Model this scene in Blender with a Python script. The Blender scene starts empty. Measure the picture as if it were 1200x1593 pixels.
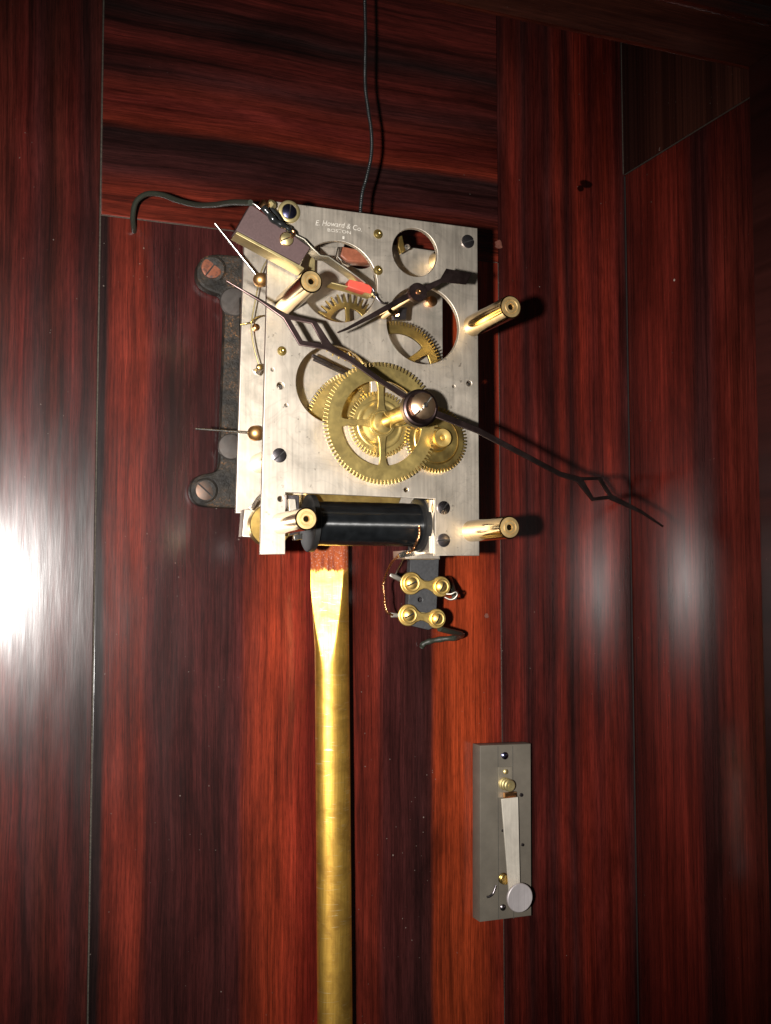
import bpy, math, random
from mathutils import Vector, Matrix
random.seed(7)
S = 0.001                                   # everything below is written in millimetres
sc = bpy.context.scene
col = sc.collection

# ------------------------------------------------------------------ camera
CAMD = 716.0                                # lens to back board, mm
_X = Vector((4217, 98, 0)); _Y = Vector((-650, 106, 0))
F = math.sqrt(-(_X.x*_Y.x + _X.y*_Y.y)); _X.z = F; _Y.z = F
_X.normalize(); _Y.normalize(); _Z = _X.cross(_Y)
R = Matrix((_X, _Y, _Z))                    # world = R @ camera(x right, y down, z forward)
cam = bpy.data.cameras.new('camera'); camo = bpy.data.objects.new('camera', cam); col.objects.link(camo)
cam.sensor_fit = 'VERTICAL'; cam.sensor_height = 36; cam.lens = F/1593*36
cam.clip_start = 0.01; cam.clip_end = 20
m = Matrix(((_X.x, -_X.y, -_X.z), (_Y.x, -_Y.y, -_Y.z), (_Z.x, -_Z.y, -_Z.z))).to_4x4()
m.translation = Vector((0, -CAMD, 0))*S
camo.matrix_world = m
sc.camera = camo

# ------------------------------------------------------------------ light: one flash beside the lens, a dim room
w = bpy.data.worlds.new('World'); sc.world = w; w.use_nodes = True
w.node_tree.nodes['Background'].inputs[0].default_value = (1.0, 0.93, 0.84, 1)
w.node_tree.nodes['Background'].inputs[1].default_value = 0.017
fl = bpy.data.lights.new('camera_flash', 'SPOT'); flo = bpy.data.objects.new('camera_flash', fl); col.objects.link(flo)
fl.energy = 44; fl.color = (1.0, 0.965, 0.92); fl.shadow_soft_size = 0.0075
fl.spot_size = math.radians(68); fl.spot_blend = 1.0
flo.location = Vector((-67, -CAMD, -7))*S
_aim = (R @ Vector((30/F, 25/F, 1))).normalized()
flo.rotation_euler = _aim.to_track_quat('-Z', 'Y').to_euler()
sc.view_settings.view_transform = 'Standard'; sc.view_settings.look = 'None'
sc.view_settings.exposure = 0.0; sc.view_settings.gamma = 1.0
try:
    sc.cycles.sample_clamp_indirect = 6; sc.cycles.max_bounces = 8; sc.cycles.glossy_bounces = 6
except Exception: pass

def P(px, py, y):
    """where the line of sight through photo pixel (px, py) meets the vertical plane y (mm)"""
    d = R @ Vector((px-600, py-796.5, F)); k = (y+CAMD)/d.y
    return Vector((d.x*k, y, d.z*k-0.0))
def mmp(px, py, y): return abs((P(px, py-5, y)-P(px, py+5, y)).z)/10

# ------------------------------------------------------------------ materials
def mat(name):
    m = bpy.data.materials.new(name); m.use_nodes = True
    nt = m.node_tree; return m, nt, nt.nodes['Principled BSDF']
def N(nt, t, **k):
    n = nt.nodes.new(t)
    for a, v in k.items():
        if a in n.inputs.keys(): n.inputs[a].default_value = v
        else: setattr(n, a, v)
    return n
def math_(nt, op, a, b=None, c=None, clamp=False):
    n = nt.nodes.new('ShaderNodeMath'); n.operation = op; n.use_clamp = clamp
    for i, v in enumerate((a, b, c)):
        if v is None: continue
        if isinstance(v, (int, float)): n.inputs[i].default_value = v
        else: nt.links.new(v, n.inputs[i])
    return n.outputs[0]
def comb(nt, x, y, z):
    n = nt.nodes.new('ShaderNodeCombineXYZ')
    for i, v in enumerate((x, y, z)):
        if isinstance(v, (int, float)): n.inputs[i].default_value = v
        else: nt.links.new(v, n.inputs[i])
    return n.outputs[0]
def noise(nt, vec, scale=1, detail=4, rough=0.55, dist=0):
    n = nt.nodes.new('ShaderNodeTexNoise'); n.inputs['Scale'].default_value = scale
    n.inputs['Detail'].default_value = detail; n.inputs['Roughness'].default_value = rough
    n.inputs['Distortion'].default_value = dist
    nt.links.new(vec, n.inputs['Vector']); return n.outputs['Fac']
def ramp(nt, fac, stops, interp='LINEAR'):
    n = nt.nodes.new('ShaderNodeValToRGB'); r = n.color_ramp; r.interpolation = interp
    while len(r.elements) < len(stops): r.elements.new(0.5)
    for e, (p, c) in zip(r.elements, stops):
        e.position = p
        e.color = (c[0], c[1], c[2], 1) if hasattr(c, '__len__') else (c, c, c, 1)
    nt.links.new(fac, n.inputs[0]); return n.outputs[0]
def mix(nt, kind, fac, a, b):
    n = nt.nodes.new('ShaderNodeMix'); n.data_type = 'RGBA'; n.blend_type = kind
    for sock, v in ((n.inputs[0], fac), (n.inputs[6], a), (n.inputs[7], b)):
        if isinstance(v, (int, float)): sock.default_value = v
        elif isinstance(v, tuple): sock.default_value = (*v, 1)
        else: nt.links.new(v, sock)
    return n.outputs[2]
def bump(nt, h, strength, dist, bs, sock='Normal'):
    b = nt.nodes.new('ShaderNodeBump'); b.inputs['Strength'].default_value = strength
    b.inputs['Distance'].default_value = dist
    nt.links.new(h, b.inputs['Height']); nt.links.new(b.outputs[0], bs.inputs[sock])
    return b

def wood(name, stops, u0, u1, across='X', along='Z', warp=9, vein=0.5, seed=0.0, coat=1.0, coatr=0.195, gain=1.0, slant=0.0, wl=3.2, stains=(), ior=1.62):
    """lacquered rosewood: colour bands over the width (stops: mm across, rgb), veins and pores along the grain"""
    m, nt, bs = mat(name)
    g = nt.nodes.new('ShaderNodeNewGeometry'); sp = nt.nodes.new('ShaderNodeSeparateXYZ')
    nt.links.new(g.outputs['Position'], sp.inputs[0])
    u, l = sp.outputs[across], sp.outputs[along]
    wn = noise(nt, comb(nt, math_(nt, 'MULTIPLY', u, 9), math_(nt, 'MULTIPLY', l, wl), seed), 1, 3)
    wn2 = noise(nt, comb(nt, math_(nt, 'MULTIPLY', u, 45), math_(nt, 'MULTIPLY', l, wl*1.6), seed+3), 1, 2)
    uw = math_(nt, 'ADD', u, math_(nt, 'MULTIPLY', math_(nt, 'SUBTRACT', wn, 0.5), warp*2*S))
    uw = math_(nt, 'ADD', uw, math_(nt, 'MULTIPLY', math_(nt, 'SUBTRACT', wn2, 0.5), warp*0.22*S))
    if slant: uw = math_(nt, 'ADD', uw, math_(nt, 'MULTIPLY', l, slant))
    t = math_(nt, 'DIVIDE', math_(nt, 'SUBTRACT', uw, u0*S), (u1-u0)*S, clamp=True)
    base = ramp(nt, t, [((p-u0)/(u1-u0), (c[0]*gain*0.84, c[1]*gain*0.88, c[2]*gain*0.95)) for p, c in stops])
    medium = noise(nt, comb(nt, math_(nt, 'MULTIPLY', uw, 125), math_(nt, 'MULTIPLY', l, 3.2), seed+9), 1, 4, 0.58, 0.35)
    fine = noise(nt, comb(nt, math_(nt, 'MULTIPLY', uw, 760), math_(nt, 'MULTIPLY', l, 9), seed+5), 1, 6, 0.7, 0.2)
    pore = noise(nt, comb(nt, math_(nt, 'MULTIPLY', u, 1500), math_(nt, 'MULTIPLY', l, 95), seed+1), 1, 4, 0.7)
    k1 = ramp(nt, medium, [(0.31, max(0.16, 1-vein)), (0.45, 1-vein*0.4), (0.56, 1.0), (0.74, 1.25)])
    k2 = ramp(nt, fine, [(0.32, 0.55), (0.5, 0.98), (0.68, 1.3)])
    k3 = ramp(nt, pore, [(0.36, 0.62), (0.5, 1.0), (0.66, 1.15)])
    fine2 = noise(nt, comb(nt, math_(nt, 'MULTIPLY', uw, 1150), math_(nt, 'MULTIPLY', l, 26), seed+6), 1, 4, 0.6, 0.1)
    patch = noise(nt, comb(nt, math_(nt, 'MULTIPLY', uw, 26), math_(nt, 'MULTIPLY', l, 7.5), seed+8), 1, 4, 0.6, 0.5)
    base = mix(nt, 'MULTIPLY', 0.85, base, ramp(nt, patch, [(0.30, 0.40), (0.5, 0.92), (0.70, 1.5)]))
    base = mix(nt, 'MULTIPLY', 0.8, base, ramp(nt, fine2, [(0.32, 0.62), (0.5, 1.0), (0.68, 1.3)]))
    med2 = noise(nt, comb(nt, math_(nt, 'MULTIPLY', uw, 330), math_(nt, 'MULTIPLY', l, 6), seed+13), 1, 4, 0.6, 0.3)
    base = mix(nt, 'MULTIPLY', 0.6, base, ramp(nt, med2, [(0.34, 0.45), (0.5, 1.0), (0.66, 1.3)]))
    for (sx, sz, r1, r2) in stains:
        dx = math_(nt, 'DIVIDE', math_(nt, 'SUBTRACT', u, sx*S), r1*S); dz = math_(nt, 'DIVIDE', math_(nt, 'SUBTRACT', l, sz*S), r2*S)
        dd = math_(nt, 'SQRT', math_(nt, 'ADD', math_(nt, 'MULTIPLY', dx, dx), math_(nt, 'MULTIPLY', dz, dz)))
        dd = math_(nt, 'ADD', dd, math_(nt, 'MULTIPLY', math_(nt, 'SUBTRACT', noise(nt, g.outputs['Position'], 110, 4, 0.6), 0.5), 1.1))
        base = mix(nt, 'MULTIPLY', 1.0, base, ramp(nt, dd, [(0.7, 0.12), (1.3, 1.0)]))
    c = mix(nt, 'MULTIPLY', 1.0, base, k1); c = mix(nt, 'MULTIPLY', 0.8, c, k2); c = mix(nt, 'MULTIPLY', 0.9, c, k3)
    # dust specks
    dust = noise(nt, g.outputs['Position'], 420, 1, 0.5)
    dm = ramp(nt, dust, [(0.77, 0.0), (0.81, 1.0)])
    dn = noise(nt, g.outputs['Position'], 12, 2)
    dm = mix(nt, 'MULTIPLY', 1.0, dm, ramp(nt, dn, [(0.5, 0.0), (0.62, 0.7)]))
    c = mix(nt, 'MIX', dm, c, (0.25, 0.2, 0.17))
    nt.links.new(c, bs.inputs['Base Color'])
    bs.inputs['Roughness'].default_value = 0.42
    bs.inputs['Specular IOR Level'].default_value = 0.05
    bs.inputs['Coat IOR'].default_value = ior
    bs.inputs['Coat Weight'].default_value = coat
    cr = noise(nt, comb(nt, math_(nt, 'MULTIPLY', u, 90), math_(nt, 'MULTIPLY', l, 14), seed+2), 1, 4)
    cr = math_(nt, 'MULTIPLY_ADD', cr, 0.12, coatr-0.06)
    nt.links.new(cr, bs.inputs['Coat Roughness'])
    craze = noise(nt, comb(nt, math_(nt, 'MULTIPLY', u, 1100), math_(nt, 'MULTIPLY', l, 60), seed+4), 1, 4, 0.7, 0.4)
    lump = noise(nt, comb(nt, math_(nt, 'MULTIPLY', u, 200), math_(nt, 'MULTIPLY', l, 16), seed+4), 1, 3, 0.5, 0.4)
    h = math_(nt, 'ADD', math_(nt, 'MULTIPLY', craze, 0.30), lump)
    bump(nt, h, 0.4, 0.00011, bs, 'Coat Normal')
    bump(nt, fine, 0.3, 0.0001, bs)
    return m

def metal(name, colr, rough, var=0.12, scratch=0.0, dark=None, aniso=0.0, metallic=1.0, tarn=None, bmp=0.12, gs=(900, 900, 25)):
    m, nt, bs = mat(name)
    tc = nt.nodes.new('ShaderNodeNewGeometry'); pos = tc.outputs['Position']
    mp = nt.nodes.new('ShaderNodeMapping'); mp.inputs['Scale'].default_value = gs
    nt.links.new(pos, mp.inputs[0])
    streak = noise(nt, mp.outputs[0], 1, 4, 0.6)
    blotch = noise(nt, pos, 45, 5, 0.6, 0.6)
    k = ramp(nt, blotch, [(0.3, 1-var), (0.7, 1+var*0.5)])
    c = mix(nt, 'MULTIPLY', 1.0, tuple(colr), k)
    if tarn:
        f = ramp(nt, noise(nt, pos, 95, 6, 0.68, 0.8), [(0.45, 0.0), (0.7, 0.85)])
        c = mix(nt, 'MIX', f, c, tuple(tarn))
    c = mix(nt, 'MULTIPLY', 0.22, c, ramp(nt, streak, [(0.3, 0.6), (0.7, 1.2)]))
    if scratch:
        ring = noise(nt, pos, 22, 2, 0.5, 3.5)
        c = mix(nt, 'MIX', ramp(nt, ring, [(0.47, 0.0), (0.5, scratch), (0.53, 0.0)]), c, (0.42, 0.36, 0.29))
        ms = nt.nodes.new('ShaderNodeMapping'); ms.inputs['Scale'].default_value = (1500, 1500, 60); ms.inputs['Rotation'].default_value = (0, 0.5, 0)
        nt.links.new(pos, ms.inputs[0]); sc1 = noise(nt, ms.outputs[0], 1, 2, 0.5)
        c = mix(nt, 'MIX', ramp(nt, sc1, [(0.70, 0.0), (0.74, scratch)]), c, (0.95, 0.9, 0.8))
        spot = noise(nt, pos, 330, 2, 0.5)
        c = mix(nt, 'MIX', ramp(nt, spot, [(0.70, 0.0), (0.76, 0.6)]), c, (0.2, 0.16, 0.12))
    nt.links.new(c, bs.inputs['Base Color'])
    bs.inputs['Metallic'].default_value = metallic
    r = math_(nt, 'MULTIPLY_ADD', blotch, 0.22, rough-0.11)
    r = math_(nt, 'MULTIPLY_ADD', streak, 0.12, math_(nt, 'SUBTRACT', r, 0.06))
    nt.links.new(r, bs.inputs['Roughness'])
    bump(nt, streak, bmp, 0.0001, bs)
    return m
def plain(name, colr, rough, var=0.2, scale=300, metallic=0.0, coat=0.0, bmp=0.1, spec=0.5):
    m, nt, bs = mat(name)
    g = nt.nodes.new('ShaderNodeNewGeometry'); n = noise(nt, g.outputs['Position'], scale, 5, 0.6)
    c = mix(nt, 'MULTIPLY', 1.0, tuple(colr), ramp(nt, n, [(0.3, 1-var), (0.7, 1+var)]))
    nt.links.new(c, bs.inputs['Base Color']); bs.inputs['Roughness'].default_value = rough
    bs.inputs['Metallic'].default_value = metallic; bs.inputs['Coat Weight'].default_value = coat
    bs.inputs['Coat Roughness'].default_value = 0.1; bs.inputs['Specular IOR Level'].default_value = spec
    bump(nt, n, bmp, 0.0003, bs)
    return m

M = {}
M['nickel'] = metal('nickel_silver_plate', (0.74, 0.65, 0.54), 0.47, 0.08, scratch=0.22, tarn=(0.67, 0.60, 0.50), gs=(700, 700, 22), metallic=0.95)
M['nickel_dark'] = metal('nickel_silver_back', (0.70, 0.62, 0.52), 0.47, 0.2, tarn=(0.5, 0.46, 0.38), gs=(700, 700, 22), metallic=0.9)
M['brass'] = metal('turned_brass', (0.54, 0.395, 0.19), 0.15, 0.2, tarn=(0.36, 0.25, 0.12), bmp=0.02, gs=(60, 500, 60))
M['brass_end'] = metal('pillar_end_brass', (0.80, 0.58, 0.27), 0.52, 0.15, tarn=(0.55, 0.36, 0.17), bmp=0.1, gs=(300, 300, 300))
M['brass_term'] = metal('terminal_brass', (0.84, 0.60, 0.20), 0.47, 0.15, tarn=(0.66, 0.42, 0.12), bmp=0.1, gs=(260, 260, 260))
M['slot'] = plain('slot_dark', (0.012, 0.010, 0.009), 0.7, 0.3, 800)  # near black, so slots stand out from the screw heads
M['spring'] = metal('spring_nickel', (0.60, 0.55, 0.44), 0.42, 0.2, gs=(300, 300, 60), metallic=0.95)
M['brass_wheel'] = metal('wheel_brass', (0.72, 0.54, 0.19), 0.38, 0.2, tarn=(0.44, 0.33, 0.13), gs=(260, 260, 260), metallic=0.93)
M['brass_bright'] = metal('bright_brass', (0.82, 0.60, 0.20), 0.33, 0.15, tarn=(0.65, 0.42, 0.14), gs=(260, 260, 260))
M['brass_dull'] = metal('dull_brass', (0.66, 0.54, 0.26), 0.45, 0.2, gs=(300, 300, 60), metallic=0.9)
M['steel'] = metal('screw_steel', (0.30, 0.27, 0.28), 0.30, 0.2, tarn=(0.12, 0.1, 0.11), gs=(900, 100, 900))
M['blued'] = metal('blued_steel', (0.20, 0.20, 0.36), 0.22, 0.2, gs=(900, 100, 900))
M['hand'] = metal('hand_steel', (0.12, 0.08, 0.075), 0.36, 0.3, tarn=(0.065, 0.04, 0.036), gs=(120, 120, 120), bmp=0.2)
M['bright_steel'] = metal('bright_steel', (0.72, 0.68, 0.62), 0.25, 0.1)
M['copper'] = metal('copper', (0.80, 0.42, 0.20), 0.28, 0.2, tarn=(0.6, 0.33, 0.12))
M['nut'] = metal('copper_nut', (0.86, 0.58, 0.36), 0.33, 0.15, tarn=(0.7, 0.4, 0.2), gs=(50, 50, 50))
M['ball'] = metal('copper_ball', (0.95, 0.55, 0.22), 0.46, 0.15, gs=(50, 50, 50))
M['gold'] = metal('gilded_rod', (0.95, 0.64, 0.17), 0.36, 0.2, tarn=(0.55, 0.33, 0.08), gs=(900, 900, 30), bmp=0.5)
M['tin'] = metal('solder', (0.50, 0.45, 0.38), 0.48, 0.3, bmp=0.4, gs=(400, 400, 400))
M['black'] = plain('black_coil_lacquer', (0.006, 0.0065, 0.007), 0.28, 0.4, 350, coat=0.8, bmp=0.12)
M['flange'] = plain('black_fibre', (0.012, 0.0115, 0.011), 0.5, 0.3, 500)
M['mauve'] = plain('mauve_fibre', (0.092, 0.058, 0.056), 0.55, 0.12, 900, spec=0.3)
M['red'] = plain('red_fibre', (0.52, 0.065, 0.04), 0.5, 0.08, 500)
M['slate'] = plain('grey_fibre', (0.040, 0.040, 0.042), 0.5, 0.25, 700)
M['slab'] = plain('grey_slate', (0.125, 0.108, 0.085), 0.5, 0.16, 60, bmp=0.1)
M['engrave'] = plain('engraved_letter', (0.50, 0.46, 0.40), 0.6, 0.35, 1600, metallic=0.0)
M['cloth'] = plain('black_cloth_insulation', (0.028, 0.031, 0.022), 0.42, 0.5, 2200, bmp=0.6)
M['cord'] = plain('black_cord', (0.012, 0.014, 0.014), 0.3, 0.5, 1500, bmp=0.3)
M['sleeve'] = plain('black_sleeve', (0.012, 0.013, 0.013), 0.25, 0.3, 400, coat=0.5)
M['dust'] = plain('joint_dust', (0.055, 0.045, 0.034), 0.9, 0.5, 900)
M['darkgap'] = plain('joint_shadow_gap', (0.012, 0.009, 0.008), 0.8, 0.3, 400)
M['knob'] = metal('knob_nickel', (0.72, 0.66, 0.66), 0.5, 0.1, metallic=0.6)
M['blade'] = metal('blade_nickel', (0.80, 0.73, 0.62), 0.55, 0.15, gs=(700, 700, 40), metallic=0.55)
M['pan_plate'] = metal('dull_hinge_plate', (0.40, 0.35, 0.27), 0.5, 0.2, metallic=0.7)
M['speck'] = plain('plaster_speck', (0.32, 0.24, 0.2), 0.9, 0.4, 900)
M['plug'] = plain('wood_plug', (0.13, 0.045, 0.03), 0.5, 0.4, 600)

def iron():
    m, nt, bs = mat('worn_black_japanned_iron')
    g = nt.nodes.new('ShaderNodeNewGeometry'); p = g.outputs['Position']
    n1 = noise(nt, p, 260, 6, 0.7, 0.5); n2 = noise(nt, p, 70, 4, 0.6, 0.8); n3 = noise(nt, p, 900, 3, 0.6)
    c = ramp(nt, n2, [(0.35, (0.013, 0.011, 0.009)), (0.6, (0.034, 0.027, 0.020))])
    f = mix(nt, 'MULTIPLY', 1.0, ramp(nt, noise(nt, p, 620, 5, 0.7, 0.4), [(0.52, 0.0), (0.62, 1.0)]), ramp(nt, n2, [(0.48, 0.0), (0.66, 1.0)]))
    c = mix(nt, 'MIX', f, c, (0.17, 0.075, 0.03))
    f2 = mix(nt, 'MULTIPLY', 1.0, ramp(nt, n3, [(0.62, 0.0), (0.68, 1.0)]), f)
    c = mix(nt, 'MIX', f2, c, (0.6, 0.33, 0.10))
    nt.links.new(c, bs.inputs['Base Color']); bs.inputs['Roughness'].default_value = 0.5; bs.inputs['Specular IOR Level'].default_value = 0.3
    bump(nt, n1, 1.0, 0.0012, bs); return m
M['iron'] = iron()
def rust():
    m, nt, bs = mat('rusty_screw')
    g = nt.nodes.new('ShaderNodeNewGeometry'); n = noise(nt, g.outputs['Position'], 260, 5, 0.7, 0.6)
    c = ramp(nt, n, [(0.36, (0.06, 0.035, 0.03)), (0.48, (0.22, 0.07, 0.035)), (0.66, (0.33, 0.11, 0.055))])
    nt.links.new(c, bs.inputs['Base Color']); bs.inputs['Roughness'].default_value = 0.55
    bs.inputs['Metallic'].default_value = 0.3; bump(nt, n, 0.6, 0.0004, bs); return m
M['rust'] = rust()
M['pan_head'] = metal('old_pan_head', (0.13, 0.105, 0.09), 0.5, 0.4, tarn=(0.16, 0.09, 0.06), bmp=0.4, gs=(300, 300, 300))
M['head'] = metal('grey_iron_head', (0.11, 0.095, 0.085), 0.5, 0.4, tarn=(0.07, 0.05, 0.04), bmp=0.4, gs=(300, 300, 300), metallic=0.7)
def rodtop():
    m, nt, bs = mat('gilded_wood_rod')
    g = nt.nodes.new('ShaderNodeNewGeometry'); p = g.outputs['Position']
    sp = nt.nodes.new('ShaderNodeSeparateXYZ'); nt.links.new(p, sp.inputs[0])
    edge = noise(nt, comb(nt, math_(nt, 'MULTIPLY', sp.outputs['X'], 260), math_(nt, 'MULTIPLY', sp.outputs['Z'], 90), 0.0), 1, 5, 0.7)
    zz = math_(nt, 'ADD', sp.outputs['Z'], math_(nt, 'MULTIPLY', math_(nt, 'SUBTRACT', edge, 0.5), 0.012))
    zt = P(515, 886, -30).z*S
    bare = math_(nt, 'MULTIPLY_ADD', math_(nt, 'SUBTRACT', zz, zt), 450.0, 0.5, clamp=True)
    st = noise(nt, comb(nt, math_(nt, 'MULTIPLY', sp.outputs['X'], 900), math_(nt, 'MULTIPLY', sp.outputs['Z'], 35), 0.0), 1, 4, 0.6)
    bl = noise(nt, p, 60, 5, 0.65, 0.7)
    gold = mix(nt, 'MULTIPLY', 1.0, (0.93, 0.55, 0.105), ramp(nt, st, [(0.3, 0.7), (0.55, 1.0), (0.7, 1.05)]))
    gold = mix(nt, 'MIX', ramp(nt, bl, [(0.40, 0.0), (0.66, 0.9)]), gold, (0.46, 0.25, 0.05))
    scr = noise(nt, comb(nt, math_(nt, 'MULTIPLY', sp.outputs['X'], 70), math_(nt, 'MULTIPLY', sp.outputs['Z'], 620), 4.0), 1, 3, 0.6, 1.2)
    gold = mix(nt, 'MIX', ramp(nt, scr, [(0.62, 0.0), (0.70, 0.55)]), gold, (1.0, 0.86, 0.5))
    woodc = ramp(nt, noise(nt, comb(nt, math_(nt, 'MULTIPLY', sp.outputs['X'], 500), math_(nt, 'MULTIPLY', sp.outputs['Z'], 50), 2.0), 1, 5), [(0.3, (0.16, 0.026, 0.009)), (0.7, (0.42, 0.09, 0.02))])
    fr = noise(nt, p, 800, 3, 0.6)
    woodc = mix(nt, 'MIX', ramp(nt, fr, [(0.56, 0.0), (0.64, 0.6)]), woodc, (0.42, 0.26, 0.22))
    nt.links.new(mix(nt, 'MIX', bare, gold, woodc), bs.inputs['Base Color'])
    nt.links.new(math_(nt, 'SUBTRACT', 0.9, math_(nt, 'MULTIPLY', bare, 0.9)), bs.inputs['Metallic'])
    nt.links.new(math_(nt, 'MULTIPLY_ADD', bare, 0.35, math_(nt, 'MULTIPLY_ADD', bl, 0.14, 0.37)), bs.inputs['Roughness']); bs.inputs['Specular IOR Level'].default_value = 0.25
    h = math_(nt, 'ADD', st, math_(nt, 'MULTIPLY', scr, 0.6))
    bump(nt, h, 0.25, 0.00012, bs); return m
M['rod'] = rodtop()

# ------------------------------------------------------------------ building helpers
WPOS = {}
def link(name, me, m, parent=None, label=None):
    """verts of me are in world millimetres; the object gets its origin at its own middle"""
    vs = me.vertices
    lo = Vector((min(v.co[i] for v in vs) for i in range(3))); hi = Vector((max(v.co[i] for v in vs) for i in range(3)))
    c = (lo+hi)/2
    for v in vs: v.co = (v.co-c)*S
    me.materials.clear(); me.materials.append(m); me.update()
    o = bpy.data.objects.new(name, me); col.objects.link(o)
    pw = WPOS.get(parent.name, Vector()) if parent else Vector()
    o.location = (c-pw)*S; WPOS[o.name] = c
    if parent: o.parent = parent
    if label: o['label'] = label
    return o
def thing(name, label, cat, loc, group=None):
    o = bpy.data.objects.new(name, None); col.objects.link(o); o.empty_display_size = 0.01
    o.location = Vector(loc)*S; WPOS[o.name] = Vector(loc); o['label'] = label; o['category'] = cat
    if group: o['group'] = group
    return o
def tag(o, label, cat, group=None, kind=None):
    o['label'] = label; o['category'] = cat
    if group: o['group'] = group
    if kind: o['kind'] = kind
    return o
def smooth(me, ang=35):
    me.shade_smooth(); me.set_sharp_from_angle(angle=math.radians(ang))
def from_pd(name, v, f, ang=35):
    me = bpy.data.meshes.new(name); me.from_pydata([tuple(a) for a in v], [], f); me.validate(); me.update(); smooth(me, ang); return me

def box(name, x0, x1, y0, y1, z0, z1, m, parent=None, bev=0.4, label=None):
    lp = [[(x0, z0), (x1, z0), (x1, z1), (x0, z1)]]
    return plate(name, lp, min(y0, y1), abs(y1-y0), m, parent, bev, label)
def plate(name, loops, yf, th, m, parent=None, bev=0.25, label=None, ang=40):
    """flat shape in the x-z plane (outer loop, then holes), front face at y=yf, th mm thick, bevelled edges"""
    cu = bpy.data.curves.new(name, 'CURVE'); cu.dimensions = '2D'; cu.fill_mode = 'BOTH'
    for lp in loops:
        s = cu.splines.new('POLY'); s.points.add(len(lp)-1)
        for p, (x, z) in zip(s.points, lp): p.co = (x, z, 0, 1)
        s.use_cyclic_u = True
    bev = min(bev, th*0.45)
    cu.extrude = th/2-bev; cu.bevel_depth = bev; cu.bevel_resolution = 1; cu.offset = -bev
    o = bpy.data.objects.new('tmp', cu); col.objects.link(o)
    dg = bpy.context.evaluated_depsgraph_get()
    me = bpy.data.meshes.new_from_object(o.evaluated_get(dg))
    bpy.data.objects.remove(o); bpy.data.curves.remove(cu)
    for v in me.vertices: v.co = Vector((v.co.x, yf+th/2-v.co.z, v.co.y))
    me.name = name; smooth(me, ang)
    return link(name, me, m, parent, label)
def px2(pts, y): return [(P(a, b, y).x, P(a, b, y).z) for a, b in pts]
def circ(cx, cz, r, n=64, a0=0): return [(cx+r*math.cos(a0+2*math.pi*i/n), cz+r*math.sin(a0+2*math.pi*i/n)) for i in range(n)]
def chaikin(p, it=2):
    for _ in range(it):
        q = []
        for i in range(len(p)):
            a, b = Vector(p[i]), Vector(p[(i+1) % len(p)])
            q += [tuple(a*0.75+b*0.25), tuple(a*0.25+b*0.75)]
        p = q
    return p
def frame_of(d):
    d = Vector(d).normalized(); u = Vector((0, 0, 1)) if abs(d.z) < 0.9 else Vector((1, 0, 0))
    a = d.cross(u).normalized(); return a, d.cross(a).normalized(), d
def lathe(name, p, axis, prof, m, parent=None, seg=40, label=None, ang=35):
    """prof: (height along axis, radius)"""
    a, b, d = frame_of(axis); p = Vector(p); v = []; f = []; rings = []
    for h, r in prof:
        if r < 1e-6: v.append(p+d*h); rings.append([len(v)-1]*seg)
        else:
            rings.append(list(range(len(v), len(v)+seg)))
            for i in range(seg):
                t = 2*math.pi*i/seg; v.append(p+d*h+a*(r*math.cos(t))+b*(r*math.sin(t)))
    for A, B in zip(rings, rings[1:]):
        for i in range(seg):
            j = (i+1) % seg; q = [A[i], A[j], B[j], B[i]]; q = list(dict.fromkeys(q))
            if len(q) > 2: f.append(q)
    me = from_pd(name, v, f, ang); return link(name, me, m, parent, label)
def cyl(name, p0, p1, r, m, parent=None, seg=32, bev=None, r1=None, label=None):
    p0 = Vector(p0); p1 = Vector(p1); L = (p1-p0).length; bev = min(r*0.12, L*0.2) if bev is None else bev; r1 = r if r1 is None else r1
    return lathe(name, p0, p1-p0, [(0, 0), (0, r-bev), (bev, r), (L-bev, r1), (L, r1-bev), (L, 0)], m, parent, seg, label)
def catmull(pts, n=8):
    P_ = [Vector(p) for p in pts]; P_ = [P_[0]*2-P_[1]]+P_+[P_[-1]*2-P_[-2]]; out = []
    for i in range(1, len(P_)-2):
        a, b, c, d = P_[i-1:i+3]
        for k in range(n):
            t = k/n; out.append(0.5*((2*b)+(c-a)*t+(2*a-5*b+4*c-d)*t*t+(3*b-a-3*c+d)*t**3))
    out.append(P_[-2]); return out
def tube_mesh(pts, r, seg=10):
    v = []; f = []; n = len(pts); T = [(pts[min(i+1, n-1)]-pts[max(i-1, 0)]).normalized() for i in range(n)]
    a = frame_of(T[0])[0]
    for i in range(n):
        a = (a-T[i]*a.dot(T[i])).normalized(); b = T[i].cross(a); rr = r(i/(n-1)) if callable(r) else r
        for k in range(seg):
            t = 2*math.pi*k/seg; v.append(pts[i]+a*(rr*math.cos(t))+b*(rr*math.sin(t)))
    for i in range(n-1):
        for k in range(seg):
            j = (k+1) % seg; f.append([i*seg+k, i*seg+j, (i+1)*seg+j, (i+1)*seg+k])
    f.append(list(range(seg))[::-1]); f.append([(n-1)*seg+k for k in range(seg)]); return v, f
def tube(name, pts, r, m, parent=None, seg=10, n=8, label=None):
    pp = catmull(pts, n) if len(pts) > 2 else [Vector(p) for p in pts]
    v, f = tube_mesh(pp, r, seg); return link(name, from_pd(name, v, f, 60), m, parent, label)
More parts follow.
